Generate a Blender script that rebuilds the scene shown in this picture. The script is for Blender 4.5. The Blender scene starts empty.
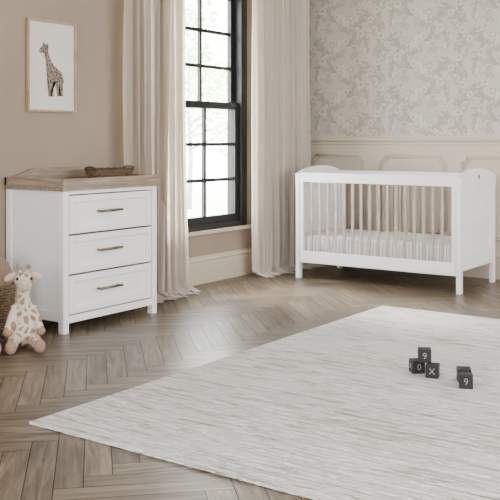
import bpy, bmesh, math, random
from mathutils import Vector, Matrix, noise as mnoise
random.seed(7)
scene = bpy.context.scene
COL = scene.collection
def lin(c):
    out=[]
    for v in c:
        v/=255.0
        out.append(v/12.92 if v<=0.04045 else ((v+0.055)/1.055)**2.4)
    return (out[0],out[1],out[2],1.0)
# ---------------------------------------------------------------- materials
def new_mat(name):
    m=bpy.data.materials.new(name); m.use_nodes=True
    nt=m.node_tree; b=nt.nodes['Principled BSDF']
    return m,nt,b
def coords(nt,scale=(1,1,1),kind='Object'):
    tc=nt.nodes.new('ShaderNodeTexCoord'); mp=nt.nodes.new('ShaderNodeMapping')
    mp.inputs['Scale'].default_value=scale
    nt.links.new(tc.outputs[kind],mp.inputs['Vector'])
    return mp.outputs['Vector']
def noise_tex(nt,vec,scale,detail=3,rough=0.5):
    n=nt.nodes.new('ShaderNodeTexNoise'); n.inputs['Scale'].default_value=scale
    n.inputs['Detail'].default_value=detail; n.inputs['Roughness'].default_value=rough
    nt.links.new(vec,n.inputs['Vector']); return n
def ramp(nt,fac,stops):
    r=nt.nodes.new('ShaderNodeValToRGB'); e=r.color_ramp.elements
    e[0].position,e[0].color=stops[0]; e[1].position,e[1].color=stops[-1]
    for p,c in stops[1:-1]:
        k=e.new(p); k.color=c
    nt.links.new(fac,r.inputs['Fac']); return r
def bump(nt,b,height,strength=0.2,dist=0.01):
    bn=nt.nodes.new('ShaderNodeBump'); bn.inputs['Strength'].default_value=strength
    bn.inputs['Distance'].default_value=dist
    nt.links.new(height,bn.inputs['Height']); nt.links.new(bn.outputs['Normal'],b.inputs['Normal'])
def simple(name,c1,c2=None,scale=6,rough=0.6,bs=0.1,bscale=None,metal=0,stretch=(1,1,1),bdist=0.005,sheen=0):
    m,nt,b=new_mat(name); c2=c2 or tuple(x*0.95 for x in c1)
    v=coords(nt,stretch); n=noise_tex(nt,v,scale,4)
    r=ramp(nt,n.outputs['Fac'],[(0.3,lin(c2)),(0.7,lin(c1))])
    nt.links.new(r.outputs['Color'],b.inputs['Base Color'])
    b.inputs['Roughness'].default_value=rough; b.inputs['Metallic'].default_value=metal
    if sheen: b.inputs['Sheen Weight'].default_value=sheen
    n2=noise_tex(nt,v,bscale or scale*8,3)
    bump(nt,b,n2.outputs['Fac'],bs,bdist)
    return m
M={}
M['wall']=simple('wall_paint',(156,141,124),(147,132,116),1.5,0.85,0.08,60)
M['wains']=simple('wainscot_paint',(198,186,170),(193,181,165),2,0.6,0.04,40)
M['base']=simple('skirting_paint',(197,185,167),(192,180,161),2,0.55,0.03,40)
M['paper']=simple('wallpaper_ground',(197,190,180),(189,182,172),3,0.8,0.05,80)
M['leafA']=simple('wallpaper_print_taupe',(167,158,147),(158,149,138),30,0.8,0.02,80)
M['leafB']=simple('wallpaper_print_pale',(210,204,195),(201,195,186),30,0.8,0.02,80)
M['leafC']=simple('wallpaper_print_sand',(179,170,159),(172,163,152),30,0.8,0.02,80)
M['ceil']=simple('ceiling_paint',(235,233,230),None,2,0.9,0.03,40)
M['white']=simple('white_lacquer',(247,247,247),(243,243,243),3,0.38,0.02,30)
M['black']=simple('black_window_frame',(12,12,13),(9,9,10),5,0.5,0.02,30)
M['brass']=simple('brushed_brass',(132,118,98),(114,100,82),40,0.38,0.05,90,metal=0.8)
M['wicker']=simple('wicker',(124,98,72),(78,58,40),40,0.7,0.3,120)
M['wickerdark']=simple('wicker_dark',(84,66,50),(56,43,32),40,0.7,0.3,120)
M['tan']=simple('plush_tan',(160,134,110),(144,118,96),60,0.95,0.5,240,sheen=0.2)
M['cream']=simple('plush_cream',(204,190,172),(190,176,158),50,0.95,0.6,220,sheen=0.2)
M['pink']=simple('plush_blush',(208,186,168),(196,174,156),50,0.95,0.6,220,sheen=0.2)
M['bear']=simple('plush_bear_brown',(144,120,98),(124,100,80),60,0.95,0.7,220,sheen=0.2)
M['bead']=simple('bead_black',(14,12,12),(10,10,10),5,0.15,0.0,10)
M['block']=simple('painted_block_charcoal',(34,34,36),(25,25,27),20,0.6,0.1,90)
M['ink']=simple('block_letter_white',(172,170,166),None,20,0.6,0.05,60)
M['mat']=simple('mount_board',(216,211,202),(212,207,198),5,0.8,0.02,60)
M['lawn']=simple('lawn',(215,225,200),(200,215,185),4,0.9,0.4,60)
M['bark']=simple('bark',(170,160,150),(150,140,130),8,0.9,0.5,30)
M['metal']=simple('rod_metal',(30,30,30),None,5,0.4,0.0,10,metal=0.5)
M['grout']=simple('floor_gap',(34,27,21),None,5,0.8,0.0,10)
def wood(name,c1,c2,stretch,rough=0.5):
    m,nt,b=new_mat(name); v=coords(nt,stretch)
    n=noise_tex(nt,v,1.0,6,0.6)
    r=ramp(nt,n.outputs['Fac'],[(0.32,lin(c2)),(0.5,lin(tuple((a+d)/2 for a,d in zip(c1,c2)))),(0.66,lin(c1))])
    nt.links.new(r.outputs['Color'],b.inputs['Base Color']); b.inputs['Roughness'].default_value=rough
    bump(nt,b,n.outputs['Fac'],0.12,0.004); return m
M['oakY']=wood('grey_oak_y',(164,149,131),(116,101,86),(50,4,50))
M['oakX']=wood('grey_oak_x',(164,149,131),(116,101,86),(4,50,50))
M['oakZ']=wood('grey_oak_z',(186,171,155),(154,138,122),(60,60,5))
M['frame']=wood('pale_oak_frame',(182,158,128),(152,128,99),(40,40,10))
m,nt,b=new_mat('striped_mattress_fabric')
v=coords(nt,(1,1,1)); wv=nt.nodes.new('ShaderNodeTexWave'); wv.bands_direction='X'; wv.inputs['Scale'].default_value=11.0; wv.inputs['Distortion'].default_value=0.8
nt.links.new(v,wv.inputs['Vector'])
r=ramp(nt,wv.outputs['Fac'],[(0.15,lin((188,187,192))),(0.45,lin((240,240,242)))])
nt.links.new(r.outputs['Color'],b.inputs['Base Color']); b.inputs['Roughness'].default_value=0.9
M['mattress']=m
def spots(name,base,spot,scale,rough=0.95,th=0.07,fur=True):
    m,nt,b=new_mat(name); v=coords(nt)
    vo=nt.nodes.new('ShaderNodeTexVoronoi'); vo.feature='DISTANCE_TO_EDGE'; vo.inputs['Scale'].default_value=scale
    nt.links.new(v,vo.inputs['Vector'])
    r=ramp(nt,vo.outputs['Distance'],[(th,lin(base)),(th+0.04,lin(spot))])
    nt.links.new(r.outputs['Color'],b.inputs['Base Color']); b.inputs['Roughness'].default_value=rough
    n=noise_tex(nt,v,220,3); bump(nt,b,n.outputs['Fac'],0.6 if fur else 0.02,0.005); return m
M['gplush']=spots('plush_giraffe_patches',(212,199,184),(156,126,104),26,th=0.14)
M['gprint']=spots('giraffe_print',(158,142,128),(84,68,58),60,0.8,0.08,False)
def fabric(name,col,trans,stretch=(90,90,30)):
    m=bpy.data.materials.new(name); m.use_nodes=True; nt=m.node_tree
    b=nt.nodes['Principled BSDF']; out=nt.nodes['Material Output']
    v=coords(nt,stretch); n=noise_tex(nt,v,3,3)
    r=ramp(nt,n.outputs['Fac'],[(0.3,lin(tuple(x*0.95 for x in col))),(0.7,lin(col))])
    b.inputs['Roughness'].default_value=0.9
    nt.links.new(r.outputs['Color'],b.inputs['Base Color'])
    t=nt.nodes.new('ShaderNodeBsdfTranslucent'); nt.links.new(r.outputs['Color'],t.inputs['Color'])
    mx=nt.nodes.new('ShaderNodeMixShader'); mx.inputs['Fac'].default_value=trans
    nt.links.new(b.outputs[0],mx.inputs[1]); nt.links.new(t.outputs[0],mx.inputs[2])
    nt.links.new(mx.outputs[0],out.inputs['Surface'])
    bump(nt,b,n.outputs['Fac'],0.15,0.002)
    return m
M['sheer']=fabric('linen_sheer',(230,220,208),0.38)
M['drape']=fabric('linen_drape',(196,182,167),0.26)
M['leaf']=fabric('leaf_green',(170,200,130),0.45,(3,3,3))
M['leaf2']=fabric('leaf_green_pale',(196,216,168),0.45,(3,3,3))
m=bpy.data.materials.new('window_glass'); m.use_nodes=True; nt=m.node_tree
out=nt.nodes['Material Output']; nt.nodes.remove(nt.nodes['Principled BSDF'])
tr=nt.nodes.new('ShaderNodeBsdfTransparent'); gl=nt.nodes.new('ShaderNodeBsdfGlossy'); gl.inputs['Roughness'].default_value=0.02
fr=nt.nodes.new('ShaderNodeMixShader'); fr.inputs['Fac'].default_value=0.04
nt.links.new(tr.outputs[0],fr.inputs[1]); nt.links.new(gl.outputs[0],fr.inputs[2]); nt.links.new(fr.outputs[0],out.inputs['Surface'])
M['glass']=m
# parquet
m,nt,b=new_mat('oak_parquet')
uv=nt.nodes.new('ShaderNodeUVMap'); uv.uv_map='UVMap'
mp=nt.nodes.new('ShaderNodeMapping'); mp.inputs['Scale'].default_value=(2.8,32,1)
nt.links.new(uv.outputs[0],mp.inputs['Vector'])
n=noise_tex(nt,mp.outputs[0],1.0,7,0.68); n.inputs['Distortion'].default_value=0.8
n2=noise_tex(nt,coords(nt,(1,1,1)),1.3,3)
at=nt.nodes.new('ShaderNodeAttribute'); at.attribute_name='tone'
r=ramp(nt,n.outputs['Fac'],[(0.28,lin((52,42,32))),(0.44,lin((90,77,61))),(0.56,lin((113,99,80))),(0.74,lin((152,137,115)))])
hs=nt.nodes.new('ShaderNodeMix'); hs.data_type='RGBA'; hs.blend_type='MULTIPLY'; hs.inputs[0].default_value=1
nt.links.new(r.outputs['Color'],hs.inputs[6]); nt.links.new(at.outputs['Color'],hs.inputs[7])
nt.links.new(hs.outputs[2],b.inputs['Base Color'])
rr=nt.nodes.new('ShaderNodeMapRange'); rr.inputs['To Min'].default_value=0.27; rr.inputs['To Max'].default_value=0.46
nt.links.new(n2.outputs['Fac'],rr.inputs['Value']); nt.links.new(rr.outputs[0],b.inputs['Roughness'])
bump(nt,b,n.outputs['Fac'],0.15,0.003)
M['parquet']=m
# rug
m,nt,b=new_mat('woven_rug')
v=coords(nt,(4.2,52,1)); n=noise_tex(nt,v,1.0,3,0.6); n.inputs['Distortion'].default_value=1.0
v2=coords(nt,(1.0,1.6,1)); nb=noise_tex(nt,v2,1.0,2)
ad=nt.nodes.new('ShaderNodeMath'); ad.operation='MULTIPLY_ADD'; ad.inputs[1].default_value=0.22
nt.links.new(nb.outputs['Fac'],ad.inputs[0]); nt.links.new(n.outputs['Fac'],ad.inputs[2])
r=ramp(nt,ad.outputs[0],[(0.61,lin((248,247,243))),(0.67,lin((234,231,224))),(0.76,lin((180,173,160)))])
nt.links.new(r.outputs['Color'],b.inputs['Base Color']); b.inputs['Roughness'].default_value=0.95
n3=noise_tex(nt,coords(nt,(30,110,60)),1.0,2)
mx3=nt.nodes.new('ShaderNodeMath'); mx3.operation='MULTIPLY_ADD'; mx3.inputs[1].default_value=-2.6
nt.links.new(n.outputs['Fac'],mx3.inputs[0]); nt.links.new(n3.outputs['Fac'],mx3.inputs[2])
bump(nt,b,mx3.outputs[0],1.0,0.028)
M['rug']=m
# ---------------------------------------------------------------- geometry helpers
def finish(name,bm,mats,parent=None,smooth=False,loc=None,rot=None):
    me=bpy.data.meshes.new(name); bmesh.ops.recalc_face_normals(bm,faces=bm.faces[:])
    bm.to_mesh(me); bm.free()
    for k in (mats if isinstance(mats,(list,tuple)) else [mats]): me.materials.append(M[k])
    if smooth:
        for p in me.polygons: p.use_smooth=True
    o=bpy.data.objects.new(name,me); COL.objects.link(o)
    if parent: o.parent=parent
    if loc: o.location=loc
    if rot: o.rotation_euler=rot
    return o
def empty(name,loc=(0,0,0),rz=0):
    e=bpy.data.objects.new(name,None); e.empty_display_size=0.1; COL.objects.link(e)
    e.location=loc; e.rotation_euler=(0,0,rz); return e
def bbox(bm,x0,x1,y0,y1,z0,z1,bev=0.0,mi=0):
    t=bmesh.new(); bmesh.ops.create_cube(t,size=1)
    bmesh.ops.scale(t,vec=(abs(x1-x0),abs(y1-y0),abs(z1-z0)),verts=t.verts)
    bmesh.ops.translate(t,vec=((x0+x1)/2,(y0+y1)/2,(z0+z1)/2),verts=t.verts)
    if bev>0: bmesh.ops.bevel(t,geom=t.edges[:],offset=bev,segments=2,profile=0.5,affect='EDGES')
    for f in t.faces: f.material_index=mi
    me=bpy.data.meshes.new('tmp'); t.to_mesh(me); t.free(); bm.from_mesh(me); bpy.data.meshes.remove(me)
def box(name,x0,x1,y0,y1,z0,z1,mat,parent=None,bev=0.003):
    bm=bmesh.new(); bbox(bm,x0,x1,y0,y1,z0,z1,bev); return finish(name,bm,mat,parent)
def boxes(name,lst,mat,parent=None,bev=0.003):
    bm=bmesh.new()
    for l in lst: bbox(bm,*l,bev=bev)
    return finish(name,bm,mat,parent)
def ell(bm,c,r,rot=(0,0,0),seg=20,mi=0):
    t=bmesh.new(); bmesh.ops.create_uvsphere(t,u_segments=seg,v_segments=seg//2+2,radius=1)
    mtx=Matrix.Translation(c)@Matrix.Rotation(rot[2],4,'Z')@Matrix.Rotation(rot[1],4,'Y')@Matrix.Rotation(rot[0],4,'X')@Matrix.Diagonal((r[0],r[1],r[2],1))
    bmesh.ops.transform(t,matrix=mtx,verts=t.verts)
    for f in t.faces: f.material_index=mi
    me=bpy.data.meshes.new('tmp'); t.to_mesh(me); t.free(); bm.from_mesh(me); bpy.data.meshes.remove(me)
def limb(bm,p0,p1,r0,r1,n=9):
    p0=Vector(p0);p1=Vector(p1)
    for i in range(n):
        t=i/(n-1); r=r0+(r1-r0)*t; ell(bm,p0.lerp(p1,t),(r,r,r),seg=16)
def tube(bm,pts,r,closed=False,sides=8,mi=0):
    rings=[];N=len(pts)
    for i,p in enumerate(pts):
        a=pts[(i-1)%N] if (closed or i>0) else p; c=pts[(i+1)%N] if (closed or i<N-1) else p
        d=(Vector(c)-Vector(a)).normalized()
        up=Vector((0,0,1)) if abs(d.z)<0.9 else Vector((1,0,0))
        s=d.cross(up).normalized(); u=s.cross(d).normalized()
        rad=r[i] if isinstance(r,(list,tuple)) else r
        rings.append([bm.verts.new(Vector(p)+(s*math.cos(2*math.pi*k/sides)+u*math.sin(2*math.pi*k/sides))*rad) for k in range(sides)])
    for i in range(N if closed else N-1):
        A=rings[i];B=rings[(i+1)%N]
        for k in range(sides):
            f=bm.faces.new((A[k],A[(k+1)%sides],B[(k+1)%sides],B[k])); f.material_index=mi
    if not closed:
        for R in (rings[0],rings[-1][::-1]): 
            f=bm.faces.new(R); f.material_index=mi
def extrude_poly(bm,pts2d,axis,a0,a1,mi=0):
    def P(p,a): return {'x':(a,p[0],p[1]),'y':(p[0],a,p[1]),'z':(p[0],p[1],a)}[axis]
    A=[bm.verts.new(P(p,a0)) for p in pts2d]; B=[bm.verts.new(P(p,a1)) for p in pts2d]
    fs=[bm.faces.new(A[::-1]),bm.faces.new(B)]
    n=len(pts2d)
    for i in range(n): fs.append(bm.faces.new((A[i],A[(i+1)%n],B[(i+1)%n],B[i])))
    for f in fs: f.material_index=mi
    bmesh.ops.triangulate(bm,faces=fs[:2])
# ---------------------------------------------------------------- ROOM
RX,RY,RH=6.4,-8.8,2.85
WY0,WY1,WZ0,WZ1=-2.50,-0.985,0.43,2.52
boxes('wall_left',[(-0.16,0,RY,WY0,0,RH),(-0.16,0,WY1,0,0,RH),(-0.16,0,WY0,WY1,0,WZ0),(-0.16,0,WY0,WY1,WZ1,RH)],'wall',bev=0)
bm=bmesh.new(); bbox(bm,-0.16,RX+0.16,0,0.16,1.19,RH,mi=0); bbox(bm,-0.16,RX+0.16,0,0.16,0,1.19,mi=1)
finish('wall_back',bm,['paper','wains'])
box('wall_right',RX,RX+0.16,RY,0,0,RH,'wall',bev=0)
box('wall_front',-0.16,RX+0.16,RY-0.16,RY,0,RH,'wall',bev=0)
box('ceiling',-0.16,RX+0.16,RY-0.16,0.16,RH,RH+0.12,'ceil',bev=0)
bm=bmesh.new(); uvl=bm.loops.layers.uv.new('UVMap'); cl=bm.loops.layers.float_color.new('tone')
Wp=0.10; n=6; g=0.0014; ang=math.radians(45)
ca,sa=math.cos(ang),math.sin(ang)
def plank(i0,i1,j0,j1,horiz):
    pts=[(i0*Wp+g,j0*Wp+g),(i1*Wp-g,j0*Wp+g),(i1*Wp-g,j1*Wp-g),(i0*Wp+g,j1*Wp-g)]
    w=[(p[0]*ca-p[1]*sa+3.2,p[0]*sa+p[1]*ca-4.4) for p in pts]
    cx=sum(p[0] for p in w)/4; cy=sum(p[1] for p in w)/4
    if cx<-0.5 or cx>RX+0.5 or cy>0.5 or cy<RY-0.5: return
    f=bm.faces.new([bm.verts.new((p[0],p[1],0)) for p in w])
    ou,ov=random.uniform(0,50),random.uniform(0,50); t=random.uniform(0.68,1.22); wr=random.uniform(-0.03,0.03)
    for l,p in zip(f.loops,pts):
        a,b_=(p[0],p[1]) if horiz else (p[1],p[0])
        l[uvl].uv=(a+ou,b_+ov); l[cl]=(t*(1+wr),t,t*(1-wr),1)
R_=90
for j in range(-R_,R_):
    for i in range(-R_,R_):
        if (i-j)%(2*n)==0: plank(i,i+n,j,j+1,True)
        if (i-j)%(2*n)==2*n-1: plank(i,i+1,j,j+n,False)
for co,no in (((0,0,0),(-1,0,0)),((RX,0,0),(1,0,0)),((0,0,0),(0,1,0)),((0,RY,0),(0,-1,0))):
    bmesh.ops.bisect_plane(bm,geom=bm.verts[:]+bm.edges[:]+bm.faces[:],plane_co=co,plane_no=no,clear_outer=True)
for f in bm.faces: f.material_index=0
uz=[ (0,RY),(RX,RY),(RX,0),(0,0)]
f=bm.faces.new([bm.verts.new((p[0],p[1],-0.0015)) for p in uz]); f.material_index=1
finish('floor',bm,['parquet','grout'],smooth=False)
def profile(base,top,t0=0.022):
    return [(0,base),(t0,base),(t0,top*0.72),(t0*0.85,top*0.76),(t0*0.85,top*0.8),(t0*1.1,top*0.83),(t0*1.1,top*0.86),(t0*0.5,top*0.93),(t0*0.4,top),(0,top)]
def molding_x(name,xa,xb,prof,mat):
    bm=bmesh.new(); extrude_poly(bm,[(-p[0],p[1]) for p in prof],'x',xa,xb); return finish(name,bm,mat)
def molding_y(name,ya,yb,prof,mat):
    bm=bmesh.new(); extrude_poly(bm,prof,'y',ya,yb); return finish(name,bm,mat)
molding_y('baseboard_left',RY,0,profile(0,0.225),'base')
molding_x('baseboard_back',0.024,RX,profile(0,0.225),'wains')
rail=[(0,1.125),(0.012,1.13),(0.014,1.15),(0.028,1.162),(0.034,1.175),(0.036,1.19),(0.03,1.2),(0,1.2)]
molding_x('trim_1',0,RX,rail,'wains')
bm=bmesh.new()
def notched(x0,x1,z0,z1,r):
    pts=[]
    for cx,cz,a0 in ((x0,z0,90),(x1,z0,180),(x1,z1,270),(x0,z1,0)):
        for k in range(7):
            a=math.radians(a0-k*15)
            pts.append((cx+r*math.cos(a),cz+r*math.sin(a)))
    return pts
xs=[(0.07,0.64),(0.80,1.43),(1.58,2.21),(2.36,2.99),(3.14,3.77),(3.92,4.55),(4.7,5.33),(5.48,6.11)]
for x0,x1 in xs:
    for off,rad in ((0,0.010),(0.022,0.005)):
        pp=notched(x0+off,x1-off,0.33+off,1.03-off,0.05)
        tube(bm,[(p[0],-0.004,p[1]) for p in pp],rad,closed=True,sides=6)
finish('trim_2',bm,'wains',smooth=True)
bm=bmesh.new(); rnd=random.Random(3)
def leafshape(cx,cz,L,Wd,a,mi,off):
    pts=[(0,0),(0.25,0.38),(0.55,0.5),(0.8,0.3),(1,0),(0.8,-0.3),(0.55,-0.5),(0.25,-0.38)]
    out=[]
    for u,v in pts:
        x=u*L;z=v*Wd; out.append((cx+x*math.cos(a)-z*math.sin(a),cz+x*math.sin(a)+z*math.cos(a)))
    return (out,mi,off)
SC=0.85
TW,TH=0.46,0.56
tile=[]
def sprig(x,z,a,L,curv,mi,k=11):
    px,pz,aa=x,z,a
    for s in range(k):
        nx=px+math.cos(aa)*L/k; nz=pz+math.sin(aa)*L/k
        th=0.0022
        d=(-math.sin(aa)*th,math.cos(aa)*th)
        tile.append(([(px+d[0],pz+d[1]),(nx+d[0],nz+d[1]),(nx-d[0],nz-d[1]),(px-d[0],pz-d[1])],mi,1))
        if s>0:
            sz=(1-0.4*s/k)
            for sg in (1,-1):
                if rnd.random()<0.95:
                    tile.append(leafshape(nx,nz,rnd.uniform(0.034,0.060)*sz,rnd.uniform(0.015,0.025)*sz,aa+sg*rnd.uniform(0.6,1.1),mi if rnd.random()<.7 else rnd.choice([0,1,2]),2+rnd.random()))
        aa+=curv/k; px,pz=nx,nz
def flower(x,z,r,mi):
    for k in range(8):
        tile.append(leafshape(x,z,r,r*0.55,k*math.pi/4+0.2,mi,4))
    for k in range(6):
        tile.append(leafshape(x,z,r*0.55,r*0.34,k*math.pi/3,2 if mi!=2 else 1,5))
for k in range(22):
    gx=(k%5+0.5*((k//5)%2))/5*TW; gz=(k//5)/5.2*TH
    sprig(gx+rnd.uniform(-.03,.03),gz+rnd.uniform(-.03,.03),rnd.uniform(0.4,2.7),rnd.uniform(0.18,0.27),rnd.uniform(-1.8,1.8),rnd.choice([0,0,1,2,2]))
for x,z,r,mi in [(0.22,0.28,0.05,1),(0.02,0.52,0.045,1),(0.34,0.45,0.04,2),(0.1,0.42,0.04,1),(0.4,0.2,0.04,1)]:
    flower(x,z,r,mi)
zlo,zhi=1.205,RH-0.005
TWs,THs=TW*SC,TH*SC
for a in range(0,int(2.9/TWs)+2):
    for b2 in range(-1,int((zhi-zlo)/THs)+2):
        ox=a*TWs; oz=zlo+b2*THs+(THs/2 if a%2 else 0)
        for pts,mi,off in tile:
            q=[((TW-p[0]) if a%2 else p[0],p[1]) for p in pts]
            q=[(p[0]*SC+ox,p[1]*SC+oz) for p in q]
            if max(p[0] for p in q)<0.003 or min(p[1] for p in q)>zhi or max(p[1] for p in q)<zlo: continue
            q=[(max(p[0],0.002),min(max(p[1],zlo),zhi)) for p in q]
            f=bm.faces.new([bm.verts.new((p[0],-0.0004*off-0.0004*mi*0.3,p[1])) for p in q]); f.material_index=mi
finish('wallpaper_print',bm,['leafA','leafB','leafC'])
# window
win=empty('window_1',(0,0,0))
lst=[]
F=0.085
lst+=[(-0.15,0.006,WY0,WY0+F,WZ0,WZ1),(-0.15,0.006,WY1-F,WY1,WZ0,WZ1),(-0.15,0.006,WY0+F,WY1-F,WZ1-F,WZ1),(-0.15,0.006,WY0+F,WY1-F,WZ0,WZ0+0.05)]
boxes('frame',lst,'black',win,0.003)
mid=1.46; S=0.058
def sash(nm,xa,xb,za,zb):
    y0,y1=WY0+F,WY1-F
    L=[(xa,xb,y0,y0+S,za,zb),(xa,xb,y1-S,y1,za,zb),(xa,xb,y0+S,y1-S,za,za+S),(xa,xb,y0+S,y1-S,zb-S,zb)]
    iw=(y1-y0-2*S)
    for k in (1,2):
        yy=y0+S+iw*k/3; L.append((xa+0.005,xb-0.005,yy-0.014,yy+0.014,za+S,zb-S))
    ih=zb-za-2*S
    for k in (1,2):
        zz=za+S+ih*k/3; L.append((xa+0.006,xb-0.006,y0+S,y1-S,zz-0.014,zz+0.014))
    boxes(nm,L,'black',win,0.002)
    box(nm+'_glass',(xa+xb)/2-0.002,(xa+xb)/2+0.002,y0+S,y1-S,za+S,zb-S,'glass',win,0)
sash('sash_lower',-0.06,-0.02,WZ0+0.05,mid+0.03)
sash('sash_upper',-0.105,-0.065,mid-0.03,WZ1-F)
box('window_sill_board',-0.0,0.035,WY0-0.04,WY1+0.04,WZ0-0.03,WZ0,'base',win,0.004)
# ---------------------------------------------------------------- outside
box('ground_outside',-14,-0.2,-12,14,-0.35,-0.3,'lawn',bev=0)
def tree(loc,R,H,nleaf,seed,mat):
    e=empty('tree',loc); rd=random.Random(seed)
    bm=bmesh.new(); tube(bm,[(0,0,0),(0.03,0.02,H*0.3),(-0.02,0,H*0.6),(0,0.03,H*0.85)],[0.06,0.05,0.03,0.01])
    for k in range(7):
        a=k*0.9; z=H*(0.35+0.07*k)
        tube(bm,[(0,0,z),(math.cos(a)*R*0.45,math.sin(a)*R*0.45,z+0.25),(math.cos(a)*R*0.8,math.sin(a)*R*0.8,z+0.6)],[0.025,0.015,0.006],sides=6)
    finish('trunk',bm,'bark',e,True)
    bm=bmesh.new()
    cl_=[(Vector((rd.uniform(-R,R)*0.7,rd.uniform(-R,R)*0.7,H*rd.uniform(0.3,1.0))),rd.uniform(0.25,0.5)) for _ in range(22)]
    for _ in range(nleaf):
        c,r=rd.choice(cl_); d=Vector((rd.gauss(0,1),rd.gauss(0,1),rd.gauss(0,1))).normalized()*r*rd.random()**0.4
        p=c+d; s=rd.uniform(0.03,0.06)
        u=Vector((rd.gauss(0,1),rd.gauss(0,1),rd.gauss(0,1))).normalized(); w=u.orthogonal().normalized()
        bm.faces.new([bm.verts.new(p+u*s),bm.verts.new(p+w*s*0.5),bm.verts.new(p-u*s),bm.verts.new(p-w*s*0.5)])
    finish('foliage',bm,mat,e)
tree((-5.6,4.4,-0.3),1.4,3.8,1900,1,'leaf')
tree((-7.6,7.6,-0.3),1.5,3.6,1400,2,'leaf2')
# ---------------------------------------------------------------- curtains
def curtain(name,y0,y1,x0,nf,amp,mat,seed,flare=0.0,ztop=2.72,pud=0.034):
    e=empty(name,(0,0,0)); bm=bmesh.new(); ns=nf*14; 
    zs=[ztop-(ztop-0.05)*k/46 for k in range(47)]+[0.030,0.016,0.012,0.012,0.008]
    rows=[]
    for k,z in enumerate(zs):
        h=z/ztop; row=[]
        for i in range(ns+1):
            s=i/ns
            ph=2*math.pi*nf*s+1.1*mnoise.noise(Vector((s*5,h*0.8,seed)))*2
            A=amp*(0.75+0.5*mnoise.noise(Vector((s*7,h*1.6,seed+5))))*(1+0.35*(1-h))
            w=(y1-y0); sq=1-0.03*math.sin(math.pi*min(1,h*1.0))
            cy=(y0+y1)/2
            y=cy+(s-0.5)*w*sq+0.014*math.sin(ph*1.0+1.3)+flare*(1-h)**3*(s-0.3)
            x=x0+A*math.sin(ph)+0.35*A*math.sin(2.3*ph+seed)
            zz=z
            if k>=47:
                q=(k-46); pw=pud*(0.75+0.8*mnoise.noise(Vector((s*6,2,seed))))
                x+=pw*q+0.010*math.sin(ph*0.7+seed); y+=0.010*q*math.sin(ph*0.5)
                zz=z+(0.016*(0.5+0.5*math.sin(ph+q)) if k<51 else 0)
            x=max(x,0.045 if z>0.25 else 0.035)
            row.append(bm.verts.new((x,y,max(zz,0.002))))
        rows.append(row)
    for a,b2 in zip(rows,rows[1:]):
        for i in range(ns): bm.faces.new((a[i],a[i+1],b2[i+1],b2[i]))
    finish('cloth',bm,mat,e,True)
    return e
curtain('curtain',-2.70,-2.26,0.17,6,0.040,'drape',2.0)
curtain('curtain',-2.40,-2.03,0.15,6,0.036,'sheer',4.0,0.08)
curtain('curtain',-1.14,-0.20,0.15,11,0.046,'sheer',9.0,-0.06)
rod=empty('curtain_rod',(0,0,0)); bm=bmesh.new(); tube(bm,[(0.15,-2.85,2.75),(0.15,-0.06,2.75)],0.013,sides=12); 
for yy in (-2.8,-1.5,-0.12): tube(bm,[(0.15,yy,2.75),(0.0,yy,2.75)],0.008)
finish('rod',bm,'metal',rod,True)
# ---------------------------------------------------------------- rug
bm=bmesh.new(); bbox(bm,1.68,4.25,-4.90,-1.71,0.0005,0.012,0.004); finish('area_rug',bm,'rug')
# ---------------------------------------------------------------- framed picture
pic=empty('framed_giraffe_print',(0,0,0))
Y0,Y1,Z0,Z1=-3.465,-3.035,1.355,1.965
fw=0.014
boxes('frame',[(0.002,0.028,Y0,Y0+fw,Z0,Z1),(0.002,0.028,Y1-fw,Y1,Z0,Z1),(0.002,0.028,Y0+fw,Y1-fw,Z0,Z0+fw),(0.002,0.028,Y0+fw,Y1-fw,Z1-fw,Z1)],'frame',pic,0.002)
box('mount',0.002,0.012,Y0+fw,Y1-fw,Z0+fw,Z1-fw,'mat',pic,0)
gp=[(38.5,49),(40,46.5),(42,44),(42.6,40.5),(43.6,40.5),(44,43),(47.5,42),(46.3,45),(47.5,50),(49.5,56),(53,63),(57,66),(60.5,69),(61.5,72),(63.5,80),(62.3,80),(61.2,76),(61.3,82),(62.2,93),(60.2,93),(59,83),(57.8,80),(58.3,93),(56.3,93),(55.3,79.5),(52.5,79),(52.8,94),(51,94),(50.2,80),(49.6,94),(47.8,94),(47.6,78),(46,71),(45.2,60),(43.2,51),(41,51.5),(39,51)]
bm=bmesh.new()
f=bm.faces.new([bm.verts.new((0.0135,Y0+(u-27)/48*(Y1-Y0),Z1-(v-20)/91*(Z1-Z0)-0.01)) for u,v in gp]); bmesh.ops.triangulate(bm,faces=[f])
finish('giraffe_drawing',bm,'gprint',pic)
# ---------------------------------------------------------------- dresser
D=empty('chest_of_drawers',(0.01,-3.63,0)); dw,dd=0.848,0.52
P=0.045
boxes('legs',[(dd-P,dd,0,P,0,0.86),(dd-P,dd,dw-P,dw,0,0.86),(0.0,P,0,P,0,0.86),(0.0,P,dw-P,dw,0,0.86)],'white',D,0.003)
boxes('side_panels',[(P,dd-P,0.010,0.022,0.07,0.86),(P,dd-P,dw-0.022,dw-0.010,0.07,0.86),
   (P,dd-P,0.004,0.02,0.07,0.13),(P,dd-P,dw-0.02,dw-0.004,0.07,0.13)],'white',D,0.002)
box('back_panel',0.004,0.014,0.02,dw-0.02,0.08,0.86,'white',D,0)
box('bottom_panel',0.014,dd-0.02,0.02,dw-0.02,0.08,0.095,'white',D,0)
box('front_apron',dd-0.024,dd-0.006,P,dw-P,0.06,0.105,'white',D,0.002)
boxes('front_rails',[(dd-0.022,dd-0.008,P,dw-P,0.838,0.862)],'white',D,0.002)
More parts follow.
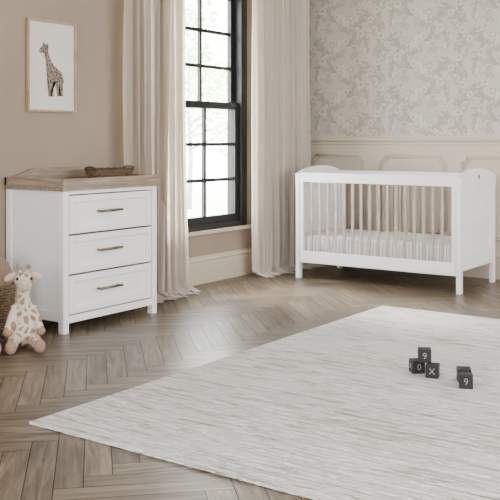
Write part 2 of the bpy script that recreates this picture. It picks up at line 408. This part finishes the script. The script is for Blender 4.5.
for k in range(3):
    z0=0.113+k*0.243; z1=z0+0.232; y0,y1=P+0.006,dw-P-0.006; r=0.040
    dr=empty('drawer_%d'%(k+1)); dr.parent=D
    xb=dd-0.004; xr=xb-0.022
    boxes('front',[(xr,xb,y0,y0+r,z0,z1),(xr,xb,y1-r,y1,z0,z1),(xr,xb,y0+r,y1-r,z0,z0+r),(xr,xb,y0+r,y1-r,z1-r,z1),(xr,xb-0.016,y0+r,y1-r,z0+r,z1-r)],'white',dr,0.0015)
    # inner bead of the shaker frame
    b=bmesh.new(); yy0,yy1,zz0,zz1=y0+r,y1-r,z0+r,z1-r; xk=xb-0.012
    for p0,p1 in (((xk,yy0,zz0),(xk,yy1,zz0)),((xk,yy1,zz0),(xk,yy1,zz1)),((xk,yy1,zz1),(xk,yy0,zz1)),((xk,yy0,zz1),(xk,yy0,zz0))): tube(b,[p0,p1],0.005,sides=8)
    finish('front_bead',b,'white',dr,True)
    boxes('tray',[(0.03,xr,y0+0.01,y0+0.022,z0+0.02,z1-0.03),(0.03,xr,y1-0.022,y1-0.01,z0+0.02,z1-0.03),(0.03,xr,y0+0.022,y1-0.022,z0+0.02,z0+0.03)],'white',dr,0)
    b=bmesh.new(); zc=(z0+z1)/2+0.01; yc=(y0+y1)/2-0.03; hl=0.10
    tube(b,[(dd+0.018,yc-hl,zc),(dd+0.018,yc+hl,zc)],0.0085,sides=10)
    for s in (-1,1): tube(b,[(xb-0.017,yc+s*(hl-0.012),zc),(dd+0.016,yc+s*(hl-0.012),zc)],0.006,sides=8)
    finish('handle',b,'brass',dr,True)
boxes('top_board',[(0.0,dd+0.012,-0.012,dw+0.012,0.862,0.882)],'oakY',D,0.002)
boxes('top_rim_front',[(dd-0.008,dd+0.012,-0.012,dw+0.012,0.882,0.935)],'oakY',D,0.002)
boxes('top_rim_sides',[(0.0,dd-0.008,-0.012,0.008,0.882,0.935),(0.0,dd-0.008,dw-0.008,dw+0.012,0.882,0.935)],'oakX',D,0.002)
pts=[(-0.012,0.882),(dw+0.012,0.882),(dw+0.012,0.935)]
for k in range(13):
    t=k/12; a=math.pi*t
    pts.append((dw+0.012-0.03-0.24*t*0.9,0.935+0.05*(1-math.cos(a))/2))
for k in range(13):
    t=1-k/12; a=math.pi*t
    pts.append((-0.012+0.03+0.24*t*0.9,0.935+0.05*(1-math.cos(a))/2))
pts.append((-0.012,0.935))
bm=bmesh.new(); extrude_poly(bm,pts,'x',0.0,0.018); finish('top_arched_back',bm,'oakY',D)
# ---------------------------------------------------------------- woven tray on dresser
def wicker(name,loc,R0,R1,h,rows,stakes,mat,sx=1.0,sy=1.0,wr=0.006,rim='wickerdark',parent_rz=0):
    e=empty(name,loc,parent_rz); bm=bmesh.new()
    for r_ in range(rows):
        t=r_/(rows-1); z=0.006+t*(h-0.012); R=R0+(R1-R0)*t
        pts=[]
        N=stakes*6
        for k in range(N):
            a=2*math.pi*k/N; rr=R+wr*0.7*math.cos(stakes*a+math.pi*(r_%2))
            pts.append((rr*math.cos(a)*sx,rr*math.sin(a)*sy,z))
        tube(bm,pts,h/rows*0.56,closed=True,sides=5)
    for k in range(stakes*2):
        a=2*math.pi*k/(stakes*2)
        tube(bm,[(R0*math.cos(a)*sx,R0*math.sin(a)*sy,0.005),(R1*math.cos(a)*sx,R1*math.sin(a)*sy,h)],wr*0.5,sides=5)
    finish('weave',bm,mat,e,True)
    bm=bmesh.new(); pts=[]; 
    for s in (0,math.pi):
        pts=[((R1+0.004*math.cos(k*0.9+s))*math.cos(2*math.pi*k/80)*sx,(R1+0.004*math.cos(k*0.9+s))*math.sin(2*math.pi*k/80)*sy,h+0.004*math.sin(k*0.9+s)) for k in range(80)]
        tube(bm,pts,wr*0.9,closed=True,sides=6)
    bp=[bm.verts.new((R0*math.cos(2*math.pi*k/40)*sx,R0*math.sin(2*math.pi*k/40)*sy,0.004)) for k in range(40)]; bm.faces.new(bp)
    finish('rim',bm,rim,e,True)
    return e
wt=wicker('woven_tray',(0.28,-2.975,0.8835),0.13,0.162,0.09,9,16,'wicker',sx=0.78,sy=1.15,wr=0.005)
bm=bmesh.new()
for s in (-1,1):
    tube(bm,[(0.04*math.cos(a)*1.3,s*(0.180+0.006*math.sin(a)),0.09+0.018*math.sin(a)) for a in [math.pi*k/10 for k in range(11)]],0.005,sides=8)
finish('handles',bm,'wickerdark',wt,True)
# ---------------------------------------------------------------- crib
C=empty('crib',(0.465,-0.92,0)); cl_,cd=1.47,0.75
def end(nm,x0,x1):
    e=empty(nm); e.parent=C; p=0.05
    boxes('posts',[(x0,x1,0,p,0,0.80),(x0,x1,cd-p,cd,0,0.80)],'white',e,0.003)
    pts=[(0.0,0.80),(cd,0.80),(cd,0.885)]
    for k in range(25):
        t=k/24; pts.append((cd-0.02-(cd-0.04)*t,0.888+0.06*(math.sin(math.pi*t)**0.8 if 0<k<24 else 0)))
    pts.append((0,0.885))
    bm=bmesh.new(); extrude_poly(bm,pts,'x',x0-0.003,x1+0.003); finish('arched_rail',bm,'white',e)
    xm=(x0+x1)/2
    boxes('panel',[(xm-0.006,xm+0.006,p,cd-p,0.2,0.80)],'white',e,0)
    boxes('frame_rails',[(x0+0.003,x1-0.003,p,cd-p,0.17,0.30),(x0+0.003,x1-0.003,p,p+0.05,0.30,0.80),(x0+0.003,x1-0.003,cd-p-0.05,cd-p,0.30,0.80),(x0+0.003,x1-0.003,p+0.05,cd-p-0.05,0.50,0.56)],'white',e,0.002)
end('end_left',0,0.035); end('end_right',cl_-0.035,cl_)
bm=bmesh.new(); ell(bm,(cl_+0.004,cd/2,0.88),(0.004,0.018,0.018)); finish('badge',bm,'brass',C,True)
def side(nm,ya,yb):
    e=empty(nm); e.parent=C
    boxes('rails',[(0.039,cl_-0.039,ya,yb,0.815,0.895),(0.039,cl_-0.039,ya,yb,0.135,0.235)],'white',e,0.004)
    boxes('stiles',[(0.039,0.072,ya+0.002,yb-0.002,0.235,0.815),(cl_-0.072,cl_-0.039,ya+0.002,yb-0.002,0.235,0.815)],'white',e,0.003)
    ym=(ya+yb)/2; L=[]
    for k in range(1,17):
        x=0.072+(cl_-0.144)*k/17
        L.append((x-0.012,x+0.012,ym-0.006,ym+0.006,0.235,0.815))
    boxes('slats',L,'oakZ',e,0.003)
side('side_front',0.0,0.03); side('side_back',cd-0.03,cd)
boxes('bed_base',[(0.04,cl_-0.04,0.04,cd-0.04,0.20,0.22)],'oakX',C,0.002)
bm=bmesh.new(); bbox(bm,0.045,cl_-0.045,0.040,cd-0.040,0.221,0.36,0.02)
finish('mattress',bm,'mattress',C,True)
bm=bmesh.new(); nx,ny=90,40; g_=[]
for i in range(nx+1):
    row=[]
    for j in range(ny+1):
        x=0.05+(cl_-0.10)*i/nx; y=0.036+(cd-0.072)*j/ny
        ed=min(j,ny-j)
        z=0.366+0.008*mnoise.noise(Vector((x*9,y*5,1)))+0.004*mnoise.noise(Vector((x*26,y*14,3)))
        if ed==0: z=0.315+0.014*math.sin(x*40)+0.008*math.sin(x*91)
        elif ed==1: z-=0.008
        row.append(bm.verts.new((x,y,z)))
    g_.append(row)
for i in range(nx):
    for j in range(ny): bm.faces.new((g_[i][j],g_[i+1][j],g_[i+1][j+1],g_[i][j+1]))
finish('sheet',bm,'mattress',C,True)
# ---------------------------------------------------------------- letter blocks
YAW=math.radians(35.15)
def block(x,y,z,rot,ch,top):
    e=empty('toy_block',(x,y,z),YAW+math.radians(rot)); s=0.032
    bm=bmesh.new(); bbox(bm,-s,s,-s,s,0,2*s,0.0035); finish('cube_body',bm,'block',e)
    for nm,c,loc,r in (('letter_front',ch,(0,-s-0.0004,s),(math.pi/2,0,0)),('letter_side','B',(s+0.0004,0,s),(math.pi/2,0,math.pi/2)),('letter_left','A',(-s-0.0004,0,s),(math.pi/2,0,-math.pi/2)),('letter_back','7',(0,s+0.0004,s),(math.pi/2,0,math.pi))):
        cu=bpy.data.curves.new(nm,'FONT'); cu.body=c; cu.size=0.044; cu.align_x='CENTER'; cu.align_y='CENTER'; cu.extrude=0.0003; cu.offset=-0.0005
        o=bpy.data.objects.new('t',cu); COL.objects.link(o)
        bpy.context.view_layer.update()
        me=bpy.data.meshes.new_from_object(o.evaluated_get(bpy.context.evaluated_depsgraph_get()))
        bpy.data.objects.remove(o); me.materials.clear(); me.materials.append(M['ink'])
        q=bpy.data.objects.new(nm,me); COL.objects.link(q); q.parent=e; q.location=loc; q.rotation_euler=r
rz=0.0125
block(2.652,-3.255,rz,10,'0','')
block(2.752,-3.292,rz,-18,'X','')
block(2.70,-3.272,rz+0.0645,-8,'9','')
block(2.955,-3.375,rz,-12,'9','')
block(2.905,-3.275,rz,-6,'E','')
# ---------------------------------------------------------------- plush toys
def remesh(o,vox,sm=6):
    m=o.modifiers.new('re','REMESH'); m.mode='VOXEL'; m.voxel_size=vox; m.use_smooth_shade=True
    s=o.modifiers.new('sm','SMOOTH'); s.factor=0.5; s.iterations=sm
G=empty('plush_giraffe',(0.575,-3.975,0),math.radians(52)); G.scale=(1.08,1.08,1.10)
bm=bmesh.new()
ell(bm,(0,0.0,0.085),(0.070,0.066,0.085)); ell(bm,(0,0.0,0.15),(0.054,0.050,0.07))
limb(bm,(0,0,0.2),(0,-0.012,0.315),0.040,0.032)
ell(bm,(0,-0.03,0.345),(0.048,0.060,0.045),(0.25,0,0))
for s in (-1,1):
    limb(bm,(s*0.045,-0.02,0.05),(s*0.068,-0.15,0.034),0.035,0.026)
    limb(bm,(s*0.045,-0.005,0.2),(s*0.080,-0.045,0.105),0.023,0.021)
    limb(bm,(s*0.018,-0.012,0.375),(s*0.024,-0.008,0.408),0.009,0.007,5)
limb(bm,(0,0.06,0.06),(0.03,0.11,0.03),0.012,0.009,5)
o=finish('body',bm,'gplush',G,True); remesh(o,0.005,5)
bm=bmesh.new()
ell(bm,(0,-0.086,0.328),(0.036,0.038,0.030)); 
o=finish('muzzle',bm,'pink',G,True)
bm=bmesh.new()
for s in (-1,1):
    ell(bm,(s*0.071,-0.168,0.036),(0.030,0.026,0.034)); ell(bm,(s*0.084,-0.052,0.088),(0.024,0.024,0.022))
    ell(bm,(s*0.025,-0.008,0.415),(0.013,0.013,0.013))
for k in range(8): ell(bm,(0,0.035-0.0015*k,0.2+0.022*k),(0.008,0.012,0.015),seg=10)
ell(bm,(0.033,0.118,0.025),(0.014,0.018,0.014))
finish('hooves_and_mane',bm,'tan',G,True)
bm=bmesh.new()
for s in (-1,1): ell(bm,(s*0.065,-0.005,0.362),(0.036,0.009,0.019),(0,s*0.45,0))
finish('ears',bm,'pink',G,True)
bm=bmesh.new()
for s in (-1,1):
    ell(bm,(s*0.036,-0.070,0.360),(0.007,0.007,0.008)); ell(bm,(s*0.012,-0.123,0.335),(0.003,0.002,0.003))
tube(bm,[(0.018*math.cos(a),-0.118+0.004*abs(math.cos(a)),0.322-0.006*math.sin(a)) for a in [math.pi*k/8 for k in range(9)]],0.0015,sides=5)
finish('eyes_and_mouth',bm,'bead',G,True)
T=empty('teddy_bear',(0.48,-4.24,0),math.radians(60))
bm=bmesh.new()
ell(bm,(0,0,0.085),(0.08,0.07,0.085)); ell(bm,(0,-0.01,0.205),(0.062,0.056,0.056))
for s in (-1,1):
    ell(bm,(s*0.05,0.0,0.255),(0.023,0.012,0.023)); limb(bm,(s*0.05,-0.02,0.045),(s*0.085,-0.13,0.04),0.042,0.036)
    ell(bm,(s*0.088,-0.15,0.05),(0.034,0.022,0.05)); limb(bm,(s*0.06,0,0.15),(s*0.1,-0.06,0.085),0.03,0.028)
o=finish('body',bm,'bear',T,True); remesh(o,0.006,4)
bm=bmesh.new(); ell(bm,(0,-0.06,0.193),(0.028,0.024,0.022))
for s in (-1,1): ell(bm,(s*0.09,-0.17,0.05),(0.022,0.006,0.032)); ell(bm,(s*0.05,-0.01,0.256),(0.014,0.006,0.014))
finish('muzzle_and_pads',bm,'cream',T,True)
bm=bmesh.new(); ell(bm,(0,-0.084,0.2),(0.009,0.006,0.007))
for s in (-1,1): ell(bm,(s*0.024,-0.06,0.222),(0.005,0.004,0.005))
finish('eyes_and_nose',bm,'bead',T,True)
B=wicker('wicker_basket',(0.22,-3.95,0),0.13,0.16,0.31,20,18,'wicker',wr=0.008,rim='wicker')
bm=bmesh.new(); bmesh.ops.create_icosphere(bm,subdivisions=5,radius=1)
for v in bm.verts:
    p=v.co.copy(); k=1+0.06*mnoise.noise(p*3)+0.03*mnoise.noise(p*12)
    v.co=Vector((p.x*0.15*k,p.y*0.15*k,p.z*0.14*k))
finish('fluffy_cushion',bm,'bear',B,True,loc=(0,0,0.36))
# ---------------------------------------------------------------- lights
w=bpy.data.worlds.new('World'); scene.world=w; w.use_nodes=True
bg=w.node_tree.nodes['Background']; bg.inputs['Color'].default_value=(0.97,0.985,1.0,1); bg.inputs['Strength'].default_value=22.0
def area(name,loc,rot,sx,sy,power,col):
    l=bpy.data.lights.new(name,'AREA'); l.shape='RECTANGLE'; l.size=sx; l.size_y=sy; l.energy=power; l.color=col
    o=bpy.data.objects.new(name,l); COL.objects.link(o); o.location=loc; o.rotation_euler=rot; return o
area('light_right',(6.2,-3.4,1.6),(math.radians(90),0,math.radians(90)),5.0,2.2,280,(0.99,0.99,1.0))
area('light_front',(3.2,-8.6,1.6),(math.radians(90),0,0),4.5,2.2,215,(0.99,0.99,1.0))
s=bpy.data.lights.new('sun','SUN'); s.energy=14; s.angle=math.radians(14); s.color=(1,0.975,0.94)
so=bpy.data.objects.new('sun',s); COL.objects.link(so)
d=Vector((0.80,-0.12,-0.72)); so.rotation_euler=d.to_track_quat('-Z','Y').to_euler(); so.location=(-5,0,6)
# ---------------------------------------------------------------- camera
cam=bpy.data.cameras.new('camera'); co=bpy.data.objects.new('camera',cam); COL.objects.link(co)
co.location=(4.56,-7.41,1.17); co.rotation_euler=(math.radians(90),0,YAW)
cam.sensor_width=36; cam.lens=902/500*36; cam.shift_y=-0.22; cam.clip_start=0.05
scene.camera=co
